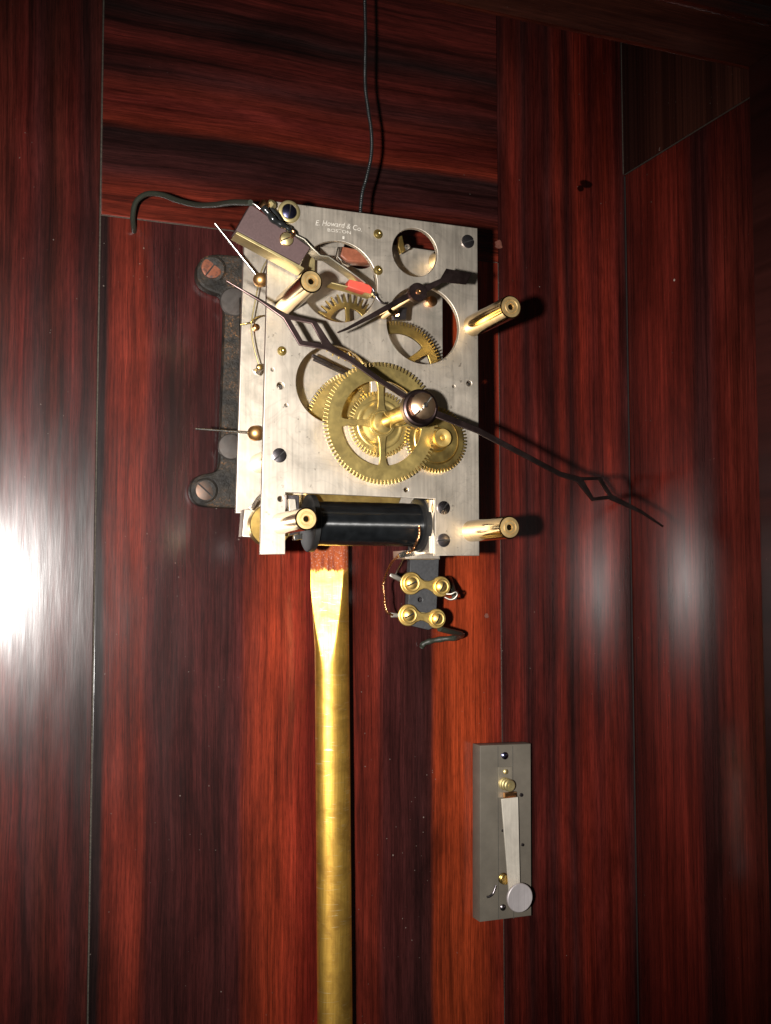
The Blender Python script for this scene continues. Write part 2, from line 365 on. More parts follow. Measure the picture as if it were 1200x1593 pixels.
def twisted(name, pts, R0, r, pitch, m, parent=None, strands=2, n=60, label=None):
    pp = catmull(pts, n); V = []; Fc = []
    T = [(pp[min(i+1, len(pp)-1)]-pp[max(i-1, 0)]).normalized() for i in range(len(pp))]
    for s in range(strands):
        a = frame_of(T[0])[0]; L = 0; q = []
        for i, p in enumerate(pp):
            if i: L += (p-pp[i-1]).length
            a = (a-T[i]*a.dot(T[i])).normalized(); b = T[i].cross(a); t = 2*math.pi*(L/pitch+s/strands)
            q.append(p+a*R0*math.cos(t)+b*R0*math.sin(t))
        v, f = tube_mesh(q, r, 6); k = len(V); V += v; Fc += [[x+k for x in g] for g in f]
    return link(name, from_pd(name, V, Fc, 60), m, parent, label)
def screw(name, p, r, m, parent=None, ang=40, dome=0.3, h=1.4, slot=0.16, axis=(0, -1, 0), label=None, slotm=None):
    """slotted round head standing on p, looking along axis (towards the room by default)"""
    a, b, d = frame_of(axis); ca, sa = math.cos(math.radians(ang)), math.sin(math.radians(ang))
    ua = a*ca+b*sa; va = -a*sa+b*ca; w_ = slot*r/2*1.15; K = 7; M_ = 13; p = Vector(p)
    rows = [(-0.997*r*math.sin(math.pi/2*(1-i/K))*(1)-0 if i < K else -w_, 0) for i in range(K)]
    rows = [(-(w_+(0.997*r-w_)*math.sin(math.pi/2*(1-i/K))), 0) for i in range(K)]+[(-w_, 0), (-w_, 1), (w_, 1), (w_, 0)]
    rows += [(-v, 0) for v, _ in reversed(rows[:K])]
    V = []; Fc = []
    for v, low in rows:
        hw = math.sqrt(max(r*r-v*v, 0))
        for k in range(M_):
            u = hw*math.sin(math.pi/2*(2*k/(M_-1)-1)); rho = min(1, math.hypot(u, v)/r)
            hh = h*0.55+h*0.45*0 + dome*r*(1-rho**2) if dome else h*(1-0.25*max(0, (rho-0.85)/0.15)**2)
            if low: hh = h*0.28
            V.append(p+ua*u+va*v+d*hh)
    nR = len(rows)
    for i in range(nR-1):
        for k in range(M_-1):
            Fc.append([i*M_+k, i*M_+k+1, (i+1)*M_+k+1, (i+1)*M_+k])
    base = len(V); rim = [i*M_ for i in range(nR)]+[(nR-1)*M_+M_-1-0*i for i in range(0)]
    left = [i*M_ for i in range(nR)]; right = [i*M_+M_-1 for i in range(nR)]
    for side in (left, right):
        k0 = len(V)
        for idx in side:
            q = V[idx]-p; V.append(p+ua*q.dot(ua)+va*q.dot(va)-d*0.2)
        for i in range(nR-1): Fc.append([side[i], side[i+1], k0+i+1, k0+i])
    nb = (nR-1)*(M_-1)
    me = from_pd(name, V, Fc, 30); o = link(name, me, m, parent, label)
    me.materials.append(slotm or M['slot'])
    for i in range(K, K+3):
        for k in range(M_-1): me.polygons[i*(M_-1)+k].material_index = 1
    return o
def gear_loop(cx, cz, ro, ri, n, tip=0.42, a0=0.0, skew=0.0):
    out = []; st = 2*math.pi/n
    for i in range(n):
        a = a0+i*st
        for fr, rr in ((-0.30, ri), (-tip*0.5+skew, ro), (tip*0.5+skew, ro), (0.30, ri)):
            out.append((cx+rr*math.cos(a+fr*st), cz+rr*math.sin(a+fr*st)))
    return out
def openings(cx, cz, ri, ro, n, wspoke, a0, it=2, m=10):
    lps = []
    for i in range(n):
        s = a0+2*math.pi*i/n; e = s+2*math.pi/n
        do = math.asin(wspoke/2/ro); di = math.asin(min(0.95, wspoke/2/ri))
        lp = [(cx+ro*math.cos(s+do+(e-s-2*do)*k/m), cz+ro*math.sin(s+do+(e-s-2*do)*k/m)) for k in range(m+1)]
        lp += [(cx+ri*math.cos(e-di-(e-s-2*di)*k/3), cz+ri*math.sin(e-di-(e-s-2*di)*k/3)) for k in range(4)]
        lps.append(chaikin(lp, it+1))
    return lps
def strip(pts, w):
    """outline of a bent strip; w one width or one per point (same unit as pts)"""
    n = len(pts); L = []; Rr = []
    for i, p in enumerate(pts):
        a = Vector(pts[max(i-1, 0)]); b = Vector(pts[min(i+1, n-1)]); t = (b-a).normalized(); q = Vector((-t.y, t.x))
        ww = (w[i] if hasattr(w, '__len__') else w)/2
        L.append(tuple(Vector(p)+q*ww)); Rr.append(tuple(Vector(p)-q*ww))
    return L+Rr[::-1]
def ppl(name, pts, yf, th, m, parent=None, bev=0.25, label=None, holes=(), sm=0):
    lp = px2(pts, yf)
    if sm: lp = chaikin(lp, sm)
    return plate(name, [lp]+[px2(h, yf) for h in holes], yf, th, m, parent, bev, label)

# ------------------------------------------------------------------ the clock case
XL = P(150, 760, 0).x                       # left joint
XM = P(780, 900, 0).x                       # joint between middle board and right stile
XC = 491.0                                  # side wall
YFR = -152.0                                # front of the side wall / head
ZR = P(340, 356, 0).z                       # lower edge of the top rail
case = thing('clock_case', 'polished dark red rosewood case interior with black striped grain behind the movement', 'clock case', (180, 0, -600))
def at(px, py=900, y=0): return P(px, py, y).x
RED = (0.165, 0.0145, 0.0080); ORG = (0.25, 0.029, 0.0095); DK = (0.044, 0.0095, 0.0080); MID = (0.100, 0.0125, 0.0085); BLK = (0.018, 0.0070, 0.0062)
PUR = (0.064, 0.0120, 0.0100)
wl_ = wood('rosewood_left_stile', [(at(-90), MID), (at(0), (0.085, 0.013, 0.008)), (at(25), MID), (at(50), PUR), (at(75), (0.075, 0.013, 0.008)), (at(105), MID), (at(122), DK), (at(142), (0.055, .010, .007))], at(-90), at(142), warp=9, vein=0.6, seed=1)
wt = wood('rosewood_top_rail', [(ZR, (0.13, 0.016, 0.007)), (ZR+22, (0.12, 0.015, 0.007)), (ZR+34, DK), (ZR+60, BLK), (ZR+66, (0.12, 0.015, .007)), (ZR+82, MID), (ZR+92, (0.09, .012, .007)), (ZR+105, DK), (ZR+125, MID), (ZR+145, BLK), (ZR+170, MID), (ZR+260, BLK)], ZR, ZR+262, across='Z', along='X', warp=8, vein=0.8, seed=4, wl=4.5)
wc = wood('rosewood_middle_board', [(at(143), BLK), (at(158), BLK), (at(165), (0.10, 0.013, 0.007)), (at(218), (0.14, 0.017, 0.008)), (at(234), PUR), (at(262), DK), (at(300), PUR), (at(345), DK), (at(372), PUR), (at(383), (0.14, 0.018, 0.008)), (at(425), ORG), (at(480), RED), (at(560), (0.14, .016, .008)), (at(588), (0.12, 0.014, 0.007)), (at(600), PUR), (at(655), (0.035, .009, .008)), (at(671), (0.045, 0.01, 0.008)), (at(678), (0.26, 0.033, 0.0090)), (at(712), (0.31, 0.040, 0.0100)), (at(745), (0.30, 0.036, 0.0095)), (at(775), (0.17, .018, .008))], at(143), at(778), warp=8, vein=0.42, seed=7, wl=2.4)
wr = wood('rosewood_right_stile', [(at(780), DK), (at(794), (0.09, .0115, .007)), (at(806), (0.12, 0.013, 0.0075)), (at(822), DK), (at(840), MID), (at(860), DK), (at(876), (0.13, 0.014, 0.0075)), (at(890), DK), (at(908), (0.16, 0.016, 0.008)), (at(930), MID), (at(950), (0.14, .0145, .0075)), (at(968), MID), (at(978), DK), (at(990), BLK)], at(780), at(991), warp=5, vein=0.6, seed=11, wl=2.2, ior=1.50, coatr=0.21, stains=((P(912, 286, 0).x, P(912, 286, 0).z, 6.5, 3.6), (P(903, 293, 0).x, P(903, 293, 0).z, 3.5, 3)))
XCs = XC
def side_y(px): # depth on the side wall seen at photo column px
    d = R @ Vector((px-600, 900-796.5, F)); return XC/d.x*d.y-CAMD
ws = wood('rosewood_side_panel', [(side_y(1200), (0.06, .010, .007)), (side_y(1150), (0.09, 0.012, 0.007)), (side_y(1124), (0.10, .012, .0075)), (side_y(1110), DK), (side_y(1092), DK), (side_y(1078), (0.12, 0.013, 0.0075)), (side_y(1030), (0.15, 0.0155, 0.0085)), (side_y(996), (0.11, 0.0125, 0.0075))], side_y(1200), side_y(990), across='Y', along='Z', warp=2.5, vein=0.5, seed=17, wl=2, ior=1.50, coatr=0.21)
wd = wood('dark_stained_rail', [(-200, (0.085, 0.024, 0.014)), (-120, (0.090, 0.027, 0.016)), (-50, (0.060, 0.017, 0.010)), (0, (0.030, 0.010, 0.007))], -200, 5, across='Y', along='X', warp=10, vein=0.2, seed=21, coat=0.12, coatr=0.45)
ZB, ZT = -760, ZR+262
XW = -52.0
box('left_stile', XW-12, XL-0.45, 0, 20, ZB, ZT, wl_, case, 0.25, 'left upright board with brown and black streaks')
ls = bpy.data.objects['left_stile']; ls.rotation_euler.z = math.radians(-1.9); ls.location.y += 2.0*S
box('top_rail', XL+0.45, XM-0.15, 0, 20, ZR+0.3, ZT, wt, case, 0.35, 'top board with horizontal red and black grain')
box('middle_board', XL+0.45, XM-0.3, 0.6, 20, ZB, ZR-0.3, wc, case, 0.2, 'wide middle board with orange and dark bands')
box('right_stile', XM+0.3, XC+6, 0, 20, ZB, ZT, wr, case, 0.4, 'right upright board with fine black stripes')
box('joint_line', XL-0.5, XL+0.5, 1.4, 2.0, ZB, ZT, M['dust'], case, 0.1, 'thin dusty joint beside the left board')
box('joint_line', XM-0.4, XM+0.4, 1.0, 1.6, ZB, ZR, M['dust'], case, 0.1)
box('joint_line', XL+0.6, XM-0.6, 0.7, 1.5, ZR-0.5, ZR+0.5, M['dust'], case, 0.1)
box('backing_board', XW-12, XC+30, 20.5, 24, ZB, ZT, M['darkgap'], case, 0.2)
# side wall
ZS = P(970, 272, 0).z
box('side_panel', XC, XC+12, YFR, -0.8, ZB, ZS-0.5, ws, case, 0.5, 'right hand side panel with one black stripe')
box('side_rail', XC-1.6, XC+12, YFR, -0.8, ZS+0.3, ZT, wd, case, 0.5, 'near black rail above the side panel')
box('joint_line', XC-0.6, XC-0.1, YFR, -0.5, ZS-0.2, ZS+0.4, M['dust'], case, 0.1)
box('joint_line', XC-0.9, XC-0.3, -1.3, -0.15, ZB, ZS-1.5, M['darkgap'], case, 0.1)
box('joint_line', XC-2.1, XC-1.65, -0.9, -0.15, ZS, ZT, M['dust'], case, 0.1)
box('side_panel', XW-12, XW, YFR, -0.8, ZB, ZS-0.5, wd, case, 0.5, 'unseen left hand side panel')  # out of view; added to keep room light from leaking in
box('side_rail', XW-12, XW+1.6, YFR, -0.8, ZS+0.3, ZT, wd, case, 0.5)  # out of view, added with the panel below it
# head rail across the front (its underside is in view) and the front stile
zh = P(930, 54, YFR).z
box('head_rail', XW-40, XC+40, YFR-48, YFR, zh, zh+60, wd, case, 1.2, 'near black rail across the top of the case opening')
wb = wood('red_bead_and_glint', [(0, MID), (60, (0.09, 0.016, 0.008))], 0, 60, across='Z', along='X', warp=4, vein=0.6, seed=41)
box('head_bead_and_glint', XW-40, XC+40, YFR-55, YFR-48.2, zh-1.2, zh+9, wb, case, 1.5, 'thin red bead along the front of the head rail')
box('head_bead_and_glint', XW-12, XC, YFR+0.2, YFR+2.2, zh-0.8, zh+6, wb, case, 0.7)  # thin red strip standing in for the highlight on the rail's edge
fs = wood('dark_front_stile', [(XC-40, BLK), (XC+5, (0.045, 0.010, 0.007)), (XC+60, BLK)], XC-40, XC+60, warp=6, vein=0.7, seed=31, coat=0.35, coatr=0.4)
box('front_stile', XC-3.5, XC+40, YFR-62, YFR-0.3, ZB, zh-0.3, fs, case, 1.0, 'dark upright at the right edge of the case opening')
# marks on the wood
def blob(name, px, py, rx, y, m, parent, th=0.25, n=14, label=None):
    k = mmp(px, py, y); c = P(px, py, y); lp = []
    for i in range(n):
        a = 2*math.pi*i/n; r_ = rx*k*random.uniform(0.7, 1.15); lp.append((c.x+r_*math.cos(a), c.z+r_*1.1*math.sin(a)))
    return plate(name, [chaikin(lp, 1)], y-th, th-0.02, m, parent, 0.05, label)
blob('wood_plug', 757, 958, 4.2, 0.6, M['plug'], case, 0.2, label='small round filled hole in the orange band')
blob('wood_knot', 776, 381, 7, 0, M['plug'], case, 0.2)
o = lathe('plaster_speck', (XC, -62, P(1003, 470, 0).z), (-1, 0, 0), [(0, 1.0), (0.3, 0.8), (0.4, 0)], M['speck'], case, 10, 'pale chip on the side panel')

# ------------------------------------------------------------------ cast bracket on the back board
br = thing('wall_bracket', 'worn black iron bracket with rounded ears, screwed to the board left of the movement', 'bracket', P(345, 600, 0))
out = [(470, 405), (420, 399), (355, 396), (335, 394), (318, 399), (307, 411), (305, 430), (313, 446), (330, 455), (343, 458), (350, 470), (349, 520), (346, 600), (343, 700), (342, 726), (334, 735), (315, 737), (302, 744), (296, 757), (297, 773), (306, 785), (322, 789), (378, 791), (470, 797), (470, 742), (402, 735), (402, 470), (470, 460)]
ppl('bracket_casting', out, -9.5, 9.3, M['iron'], br, 2.0, sm=2)
ppl('raised_rib', [(374, 462), (374, 735), (402, 735), (402, 462)], -14, 4.3, M['iron'], br, 1.5)
k = mmp(340, 420, -10)
cyl('ear_boss', P(330, 419, -9.4), P(330, 419, -10.9), 21*k, M['iron'], br, 40, 1.2)
cyl('ear_boss', P(319, 763, -9.4), P(319, 763, -10.6), 19*k, M['iron'], br, 40, 1.2)
screw('screw', P(329, 417.5, -10.8), 15.5*k, M['rust'], br, 55, 0, 1.3, 0.12, label='rusty orange screw in the upper ear')
screw('screw', P(319.5, 763, -10.5), 14.5*k, M['pan_head'], br, -42, 0.10, 1.6, 0.14)
lathe('round_head', P(364, 470, -9.5), (0, -1, 0), [(0, 22*k), (0.9, 22*k), (1.5, 20.5*k), (1.8, 12*k), (1.9, 0)], M['head'], br, 40)
lathe('round_head', P(359, 695, -9.5), (0, -1, 0), [(0, 20*k), (0.9, 20*k), (1.5, 18.5*k), (1.8, 11*k), (1.9, 0)], M['head'], br, 40)
for (px, py) in ((385, 480), (385, 712)):
    q = P(px, py, -14); cyl('standoff', q, (q.x, -80.5, q.z), 6, M['iron'], br, 24)

# ------------------------------------------------------------------ the clock movement
YF, TH, YB = -129.0, 3.2, -84.0
mv = thing('clock_movement', 'nickel silver two plate clock movement with brass wheels, black coil and long dark hands', 'clock movement', P(580, 863, -106))
def cpx(px, py, y, ry, n=72): c = P(px, py, y); return circ(c.x, c.z, ry*mmp(px, py, y), n)
fo = px2([(418.8, 312), (743, 355), (746, 864.6), (677, 864.3), (676.8, 776), (444.5, 766), (444, 862.3), (405.5, 862.3)], YF)
holes = [cpx(646, 392.5, YF, 37.5), cpx(527.5, 437.7, YF, 63), cpx(659, 505.5, YF, 60.5), cpx(520, 598, YF, 61)]
small = [(424, 575, 2.6), (436.5, 600, 5.6), (445.5, 630.5, 2.6), (706, 601, 2.3), (632, 762, 3.6), (436.5, 776, 4.4), (730, 596.5, 4.4)]
holes += [cpx(a, b, YF, r, 20) for a, b, r in small]
fp = plate('front_plate', [fo]+holes, YF, TH, M['nickel'], mv, 0.3, 'bright front plate with four large round windows')
# back plate
bo = px2([(381, 345), (688.5, 392), (690, 864), (640, 864), (640, 800), (367.5, 798)], YB)
plate('back_plate', [bo, cpx(560, 392, YB, 26), cpx(596, 432, YB, 15, 40)], YB, TH, M['nickel_dark'], mv, 0.3, 'plain back plate seen at the left and through the windows')
# pillars between the plates, each carrying a plate screw
for (px, py, r) in ((449.5, 330, 16.5), (727.5, 376, 16.5), (434.5, 708.5, 16.5), (690, 790, 16.5)):
    q = P(px, py, YF); cyl('inner_pillar', (q.x, YF+TH, q.z), (q.x, YB, q.z), r*mmp(px, py, YF), M['brass'], mv, 36, 0.3)
for (px, py, r, a, mm) in ((727.5, 376, 10.3, 20, 'steel'), (434.5, 708.5, 11.3, 42, 'steel'), (690, 790, 10.5, 50, 'steel'), (690, 840.5, 10.5, 5, 'steel')):
    screw('plate_screw', P(px, py, YF), r*mmp(px, py, YF), M[mm], mv, a, 0.12, 1.5)
q = P(450, 329.5, YF-0.3); kk = mmp(450, 329.5, YF)
lathe('washer', (q.x, YF, q.z), (0, -1, 0), [(0, 17.5*kk), (1.1, 17*kk), (1.5, 15.5*kk), (1.5, 12*kk), (0.5, 11*kk), (0.5, 0)], M['brass_dull'], mv, 40)
screw('plate_screw', (q.x, YF-0.5, q.z), 11.3*kk, M['blued'], mv, 82, 0.22, 1.6, label='blued screw in a brass washer at the top left corner')
for (px, py, r) in ((588.7, 364, 5), (588.7, 420.5, 5), (439, 546, 5)):
    q = P(px, py, YF); k = mmp(px, py, YF)
    lathe('bushing', (q.x, YF, q.z), (0, -1, 0), [(0, r*1.5*k), (0.15, r*1.45*k), (0.2, r*k), (0.5, r*0.85*k), (0.6, r*0.5*k), (0.3, r*0.25*k), (0.3, 0)], M['brass_bright'], mv, 24)
for (px, py, r) in ((425, 575, 2.6), (445.5, 630.5, 2.6), (706, 601, 2.3), (436.5, 600, 5.4), (730, 596.5, 4.2)):
    q = P(px, py, YF); k = mmp(px, py, YF); cyl('pin', (q.x+0.5*k, YF+2.6, q.z-1.0*k), (q.x+0.5*k, YF+0.9, q.z-1.0*k), r*0.6*k, M['bright_steel'], mv, 14)
# engraving
def text(s, p0, p1, size, y, parent, arc=0.0, thick=0.12, shear=0.0):
    cu = bpy.data.curves.new('t', 'FONT'); cu.body = s; cu.size = 1; cu.extrude = 0.0; cu.shear = shear; cu.offset = -0.004
    cu.resolution_u = 3
    o = bpy.data.objects.new('tmp', cu); col.objects.link(o); dg = bpy.context.evaluated_depsgraph_get(); dg.update()
    me = bpy.data.meshes.new_from_object(o.evaluated_get(dg)); bpy.data.objects.remove(o)
    xs = [v.co.x for v in me.vertices]; a, b = min(xs), max(xs); A, B = P(*p0, y), P(*p1, y)
    sx = (B.x-A.x)/(b-a)
    for v in me.vertices:
        t = (v.co.x-a)/(b-a); x = A.x+(B.x-A.x)*t; z = A.z+(B.z-A.z)*t+v.co.y*size+arc*4*t*(1-t)
        v.co = Vector((x, y, z))
    me.name = 'engraved_lettering'
    return link('engraved_lettering', me, M['engrave'], parent)
text('E. Howard & Co.', (491, 350.5), (563, 360.5), 4.6, YF-0.02, fp, 0.9, shear=0.25)
text('BOSTON', (510, 360), (546, 364.5), 2.7, YF-0.02, fp, 0.15)
text('1', (533, 371.5), (536, 371.8), 2.4, YF-0.02, fp)

# front pillars that carry the dial
tips = [(484.5, 437.5), (795.3, 477.3), (793.3, 820.4), (477, 807.2)]
YT = -178.0
for (px, py) in tips:
    q = P(px, py, YT); r = 18*mmp(px, py, YT); L = YF-YT
    lathe('dial_pillar', (q.x, YF+0.1, q.z), (0, -1, 0), [(0, r), (L-0.5, r), (L, r-0.5), (L, r-0.7), (L-1, 0)], M['brass'], mv, 56)
    pe = mv.children[-1] if False else [o_ for o_ in col.objects if o_.name.startswith('dial_pillar')][-1]
    lathe('pillar_end', (q.x, YT-0.02, q.z), (0, -1, 0), [(-0.6, r-0.6), (0, r-0.8), (0.05, r*0.64), (-0.3, r*0.60), (-0.3, r*0.54), (0.05, r*0.50), (0.05, r*0.30), (-1.2, r*0.22), (-8, r*0.2), (-8, 0)], M['brass_end'], pe, 56)
    lathe('threaded_hole', (q.x, YT+2.4, q.z), (0, -1, 0), [(0, r*0.205), (0, 0)], M['bright_steel'], pe, 20)
# gear train behind the front plate
def wheel(name, px, py, y, rpx, n, depth_px, th, m, rim=None, spokes=4, wsp=8, hub=18, a0=0.0, label=None, tip=0.42, hubr=6, arbor=None, bev=0.15, skew=0):
    c = P(px, py, y); k = mmp(px, py, y); lp = [gear_loop(c.x, c.z, rpx*k, (rpx-depth_px)*k, n, tip, skew=skew)]
    if rim: lp += openings(c.x, c.z, hub*k, (rpx-depth_px-rim)*k, spokes, wsp*k, a0)
    w_ = plate(name, lp, y, th, m, mv, bev, label)
    lathe('hub', (c.x, y+th*0.5, c.z), (0, -1, 0), [(0, hubr*k), (th*0.5+1.2, hubr*k), (th*0.5+1.5, hubr*0.8*k), (th*0.5+1.5, 0)], m, w_, 28)
    if arbor: cyl('arbor', (c.x, arbor[0], c.z), (c.x, arbor[1], c.z), 1.6, M['steel'], w_, 14)
    return c, k, w_
wheel('escape_wheel', 542, 509, -112, 52.5, 30, 14, 1.6, M['brass_bright'], 8, 5, 6, 10, 0.35, 'brass wheel with long pointed teeth', 0.12, 6, (YB, YF+TH), 0.1, skew=0.12)
wheel('train_wheel', 620, 574, -116, 74.5, 90, 6, 1.8, M['brass_bright'], 13, 4, 10, 16, 0.62, 'spoked brass wheel in the right window', 0.4, 8, (YB, YF+TH))
wheel('great_wheel', 568, 672, -106, 97, 110, 5.5, 2.2, M['brass_wheel'], None, label='solid brass wheel in the lower left window', hubr=12, arbor=(YB, YF+TH))
# levers and small pieces seen through the windows
cyl('lever_rod', P(486, 553, -118), P(541, 579, -114), 1.1, M['steel'], mv, 12)
cyl('lever_rod', P(488, 559, -112), P(541, 584, -110), 0.9, M['steel'], mv, 12)
ppl('copper_armature', [(533, 383), (580, 392), (582, 409), (541, 407), (530, 398)], -104, 9, plain('copper_brown_block', (0.23, 0.075, 0.04), 0.35, 0.25, 300, coat=0.3), mv, 1.0, 'copper brown block in the upper left window')
ppl('armature_clip', strip([(531, 384), (527, 399), (536, 409), (545, 412)], 3.5), -108, 3, M['bright_steel'], mv, 0.3)
ppl('guard_plate', [(498, 384), (526, 384), (522, 400), (508, 406), (497, 398)], -98, 2, M['nickel_dark'], mv, 0.3)
ppl('spacer_strip', [(484, 392), (491, 386), (490, 425), (479, 432)], -100, 3, M['brass_dull'], mv, 0.3)
cyl('small_arbor', P(622, 386, -88), P(634, 384, -104), 2.0, M['bright_steel'], mv, 16)
ppl('brass_cock', [(621, 368), (626, 366), (631, 390), (624, 394), (620, 384)], -106, 3, M['brass_bright'], mv, 0.3)
lathe('bushing', P(670, 470, -84), (0, -1, 0), [(0, 3.6), (3, 3.4), (3.4, 2), (3.4, 0)], M['copper'], mv, 24)
ppl('pallet_arm', [(612, 478), (634, 478), (632, 498), (612, 498)], -121, 3, M['steel'], mv, 0.5)
cyl('arbor', P(618, 489, -124), P(618, 489, -86), 1.4, M['copper'], mv, 14)

# motion work in front of the plate
c, k, mw = wheel('motion_wheel', 594.5, 658, -138, 95, 96, 6.5, 1.7, M['brass_wheel'], 22, 4, 9, 22, math.pi/2+0.03, 'large four spoke brass wheel on the front plate', 0.42, 15)
lathe('hub_flange', (c.x, -138, c.z), (0, -1, 0), [(0, 20*k), (0.2, 19.8*k), (0.3, 18.2*k), (0.2, 17.8*k), (0.2, 16.5*k), (0.5, 16*k), (0.5, 0)], M['brass_wheel'], mw, 40)
c2 = P(592, 660, -133); k2 = mmp(592, 660, -133)
w2 = plate('inner_wheel', [gear_loop(c2.x, c2.z, 51.5*k2, 45*k2, 56, 0.42)], -133.2, 2.2, M['brass_wheel'], mv, 0.15, 'smaller brass wheel behind the large one')
lathe('ring_moulding', (c2.x, -133.1, c2.z), (0, -1, 0), [(0, 39*k2), (0.25, 38*k2), (0.35, 36*k2), (0.3, 33*k2), (0.15, 32*k2), (0.15, 29*k2), (0.4, 27*k2), (0.4, 0)], M['brass_wheel'], w2, 56)
c3 = P(679, 684, -134); k3 = mmp(679, 684, -134)
w3 = plate('intermediate_wheel', [gear_loop(c3.x, c3.z, 51.5*k3, 46*k3, 60, 0.42)], -134.2, 2.0, M['brass_bright'], mv, 0.15, 'brass wheel at the lower right of the large wheel')
lathe('ring_moulding', (c3.x, -134.1, c3.z), (0, -1, 0), [(0, 39*k3), (0.5, 38*k3), (0.7, 36.5*k3), (0.2, 35.5*k3), (0.2, 20*k3), (1.6, 17*k3), (1.6, 0)], M['brass_bright'], w3, 56)
lathe('stud', (c3.x, -135, c3.z), (0, -1, 0), [(0, 8*k3), (6, 8*k3), (6, 14*k3), (8.6, 14*k3), (9, 13.4*k3), (9, 5*k3), (8.8, 4*k3), (9.6, 2.4*k3), (9.6, 0)], M['brass_term'], w3, 36)
for i in range(9):
    a = 2*math.pi*i/9; cyl('pinion_leaf', (c3.x+8.5*k3*math.cos(a), -135.5, c3.z+8.5*k3*math.sin(a)), (c3.x+8.5*k3*math.cos(a), -141, c3.z+8.5*k3*math.sin(a)), 2*k3, M['brass_dull'], w3, 8)
# hand arbor
H = P(656, 634, -186); c = Vector((H.x, 0, H.z))
cyl('hand_tube', (H.x, -136, H.z), (H.x, -181, H.z), 5.3, M['brass'], mv, 40, 0.2)
YM, YH = -187.0, -183.0
# minute hand
mh = ppl('minute_hand', [(672, 635), (745, 664.5), (873, 733.5), (905, 742), (936, 742), (953, 769), (1000, 794), (1033.5, 818), (1032, 820), (998, 798.5), (948, 776.5), (922, 779.5), (898, 750), (870, 740.5), (743, 674), (672, 647)], YM, 1.3, M['hand'], mv, 0.35, 'long dark minute hand with a small open diamond', holes=[[(909, 747.2), (932, 746.6), (947, 770.4), (924.5, 774)]])
kc = mmp(656, 634, YM); cc = P(655, 634.5, YM)
lathe('collar', (cc.x, YM+5.5, cc.z), (0, -1, 0), [(0, 27*kc), (1, 29.5*kc), (5, 29.5*kc), (5.6, 28*kc), (5.9, 25*kc), (5.5, 22*kc), (5.5, 0)], M['hand'], mh, 56)
nut = screw('domed_nut', (cc.x+1.0, YM-0.2, cc.z+1.0), 20.5*kc, M['nut'], mh, 48, 0.32, 2.2, 0.13, slotm=M['bright_steel'], label='copper coloured slotted nut holding the hands')
lathe('arbor_tip', (cc.x+1.0, YM-1.5, cc.z+1.0), (0, -1, 0), [(0, 4*kc), (3.0, 4*kc), (3.4, 2.8*kc), (3.4, 0)], M['bright_steel'], mh, 20)
hh = ppl('hour_hand', [(640, 617), (594, 588.3), (552, 557), (517, 536), (492, 498.5), (446, 487.5), (405, 464), (352, 435.2), (352.5, 437.2), (403, 467.8), (441, 495), (466, 537), (508, 543.8), (545, 563.5), (588, 594), (632, 622)], YH, 1.4, M['hand'], mv, 0.35, 'hour hand with an open slanted diamond', holes=[[(452.5, 497), (485, 503.5), (502, 534.5), (471.5, 529.5)]])
lathe('collar', (cc.x, YH+5, cc.z), (0, -1, 0), [(0, 22*kc), (3, 24*kc), (4.6, 24*kc), (4.8, 0)], M['hand'], hh, 48)
# seconds hand
YS = -180.0; sh = thing('x', 'x', 'x', (0, 0, 0)); bpy.data.objects.remove(sh)
q = P(649, 455.5, YS); ks = mmp(649, 455, YS)
sh = plate('seconds_hand', [px2([(640, 452), (590, 480.5), (541, 508.5), (524.5, 516.5), (526, 518.5), (542, 513), (593, 488.5), (642, 462), (660, 457), (690, 439), (726, 442.5), (734.5, 425.2), (695, 417.5), (686, 433), (656, 446)], YS)], YS, 1.0, M['hand'], mv, 0.25, 'small dark seconds hand with a paddle tail')
lathe('boss', (q.x, YS+2.5, q.z), (0, -1, 0), [(0, 13*ks), (0.6, 14.5*ks), (4.2, 14.5*ks), (4.6, 13.8*ks), (4.6, 5*ks), (4.6, 0)], M['hand'], sh, 40)
lathe('arbor_tip', (q.x, YS-2, q.z), (0, -1, 0), [(0, 4.3*ks), (0.6, 4.3*ks), (0.7, 2*ks), (0.3, 0)], M['copper'], sh, 20)
cyl('seconds_tube', (q.x, YS+2.5, q.z), (q.x, YF, q.z), 2.2, M['brass'], mv, 28, 0.1)
cyl('seconds_tube', (q.x, YF-1, q.z), (q.x, YF-15, q.z), 3.6, M['brass'], mv, 32, 0.3)

# contact block in the upper left corner
yk = -143.0
cb = ppl('contact_block', [(390.4, 317.5), (483, 385.3), (466.5, 411), (367.5, 358)], yk, 12.0, M['mauve'], mv, 0.4, 'mauve brown fibre block set aslant over the corner')
ppl('brass_angle', strip([(368, 361.5), (473, 418.5)], 4.2), yk-0.6, 12.0, M['brass_dull'], cb, 0.25, 'brass strip along the lower edge of the block')
def under(px, py, back, ang, r, mm='bright_steel'):   # screw heads on the underside of the strip
    p0 = P(px, py, yk+back); return screw('screw', p0, r, M[mm], cb, ang, 0.3, 0.9, 0.2, axis=(0.45, 0, -0.89))
under(386, 371.5, 4, 20, 1.6); under(443, 404, 7, 60, 1.7)
q = P(445.5, 373, yk); screw('screw', q, 3.6, M['brass_dull'], cb, 25, 0.25, 3.4, 0.16, label='dull nickel screw on the block face')
q = P(446.5, 370, yk); 
lathe('washer', P(446, 372, yk), (0, -1, 0), [(0, 4.1), (0.4, 4.1), (0.6, 3.7), (0.6, 0)], M['copper'], cb, 28)
ppl('contact_spring', strip([(453, 358), (462, 366), (474, 372), (485, 384), (499, 397), (511, 398.5), (540, 418.5), (569, 440)], 1.8), yk+0.5, 9.5, M['spring'], cb, 0.12, 'bent strip spring reaching over the window')
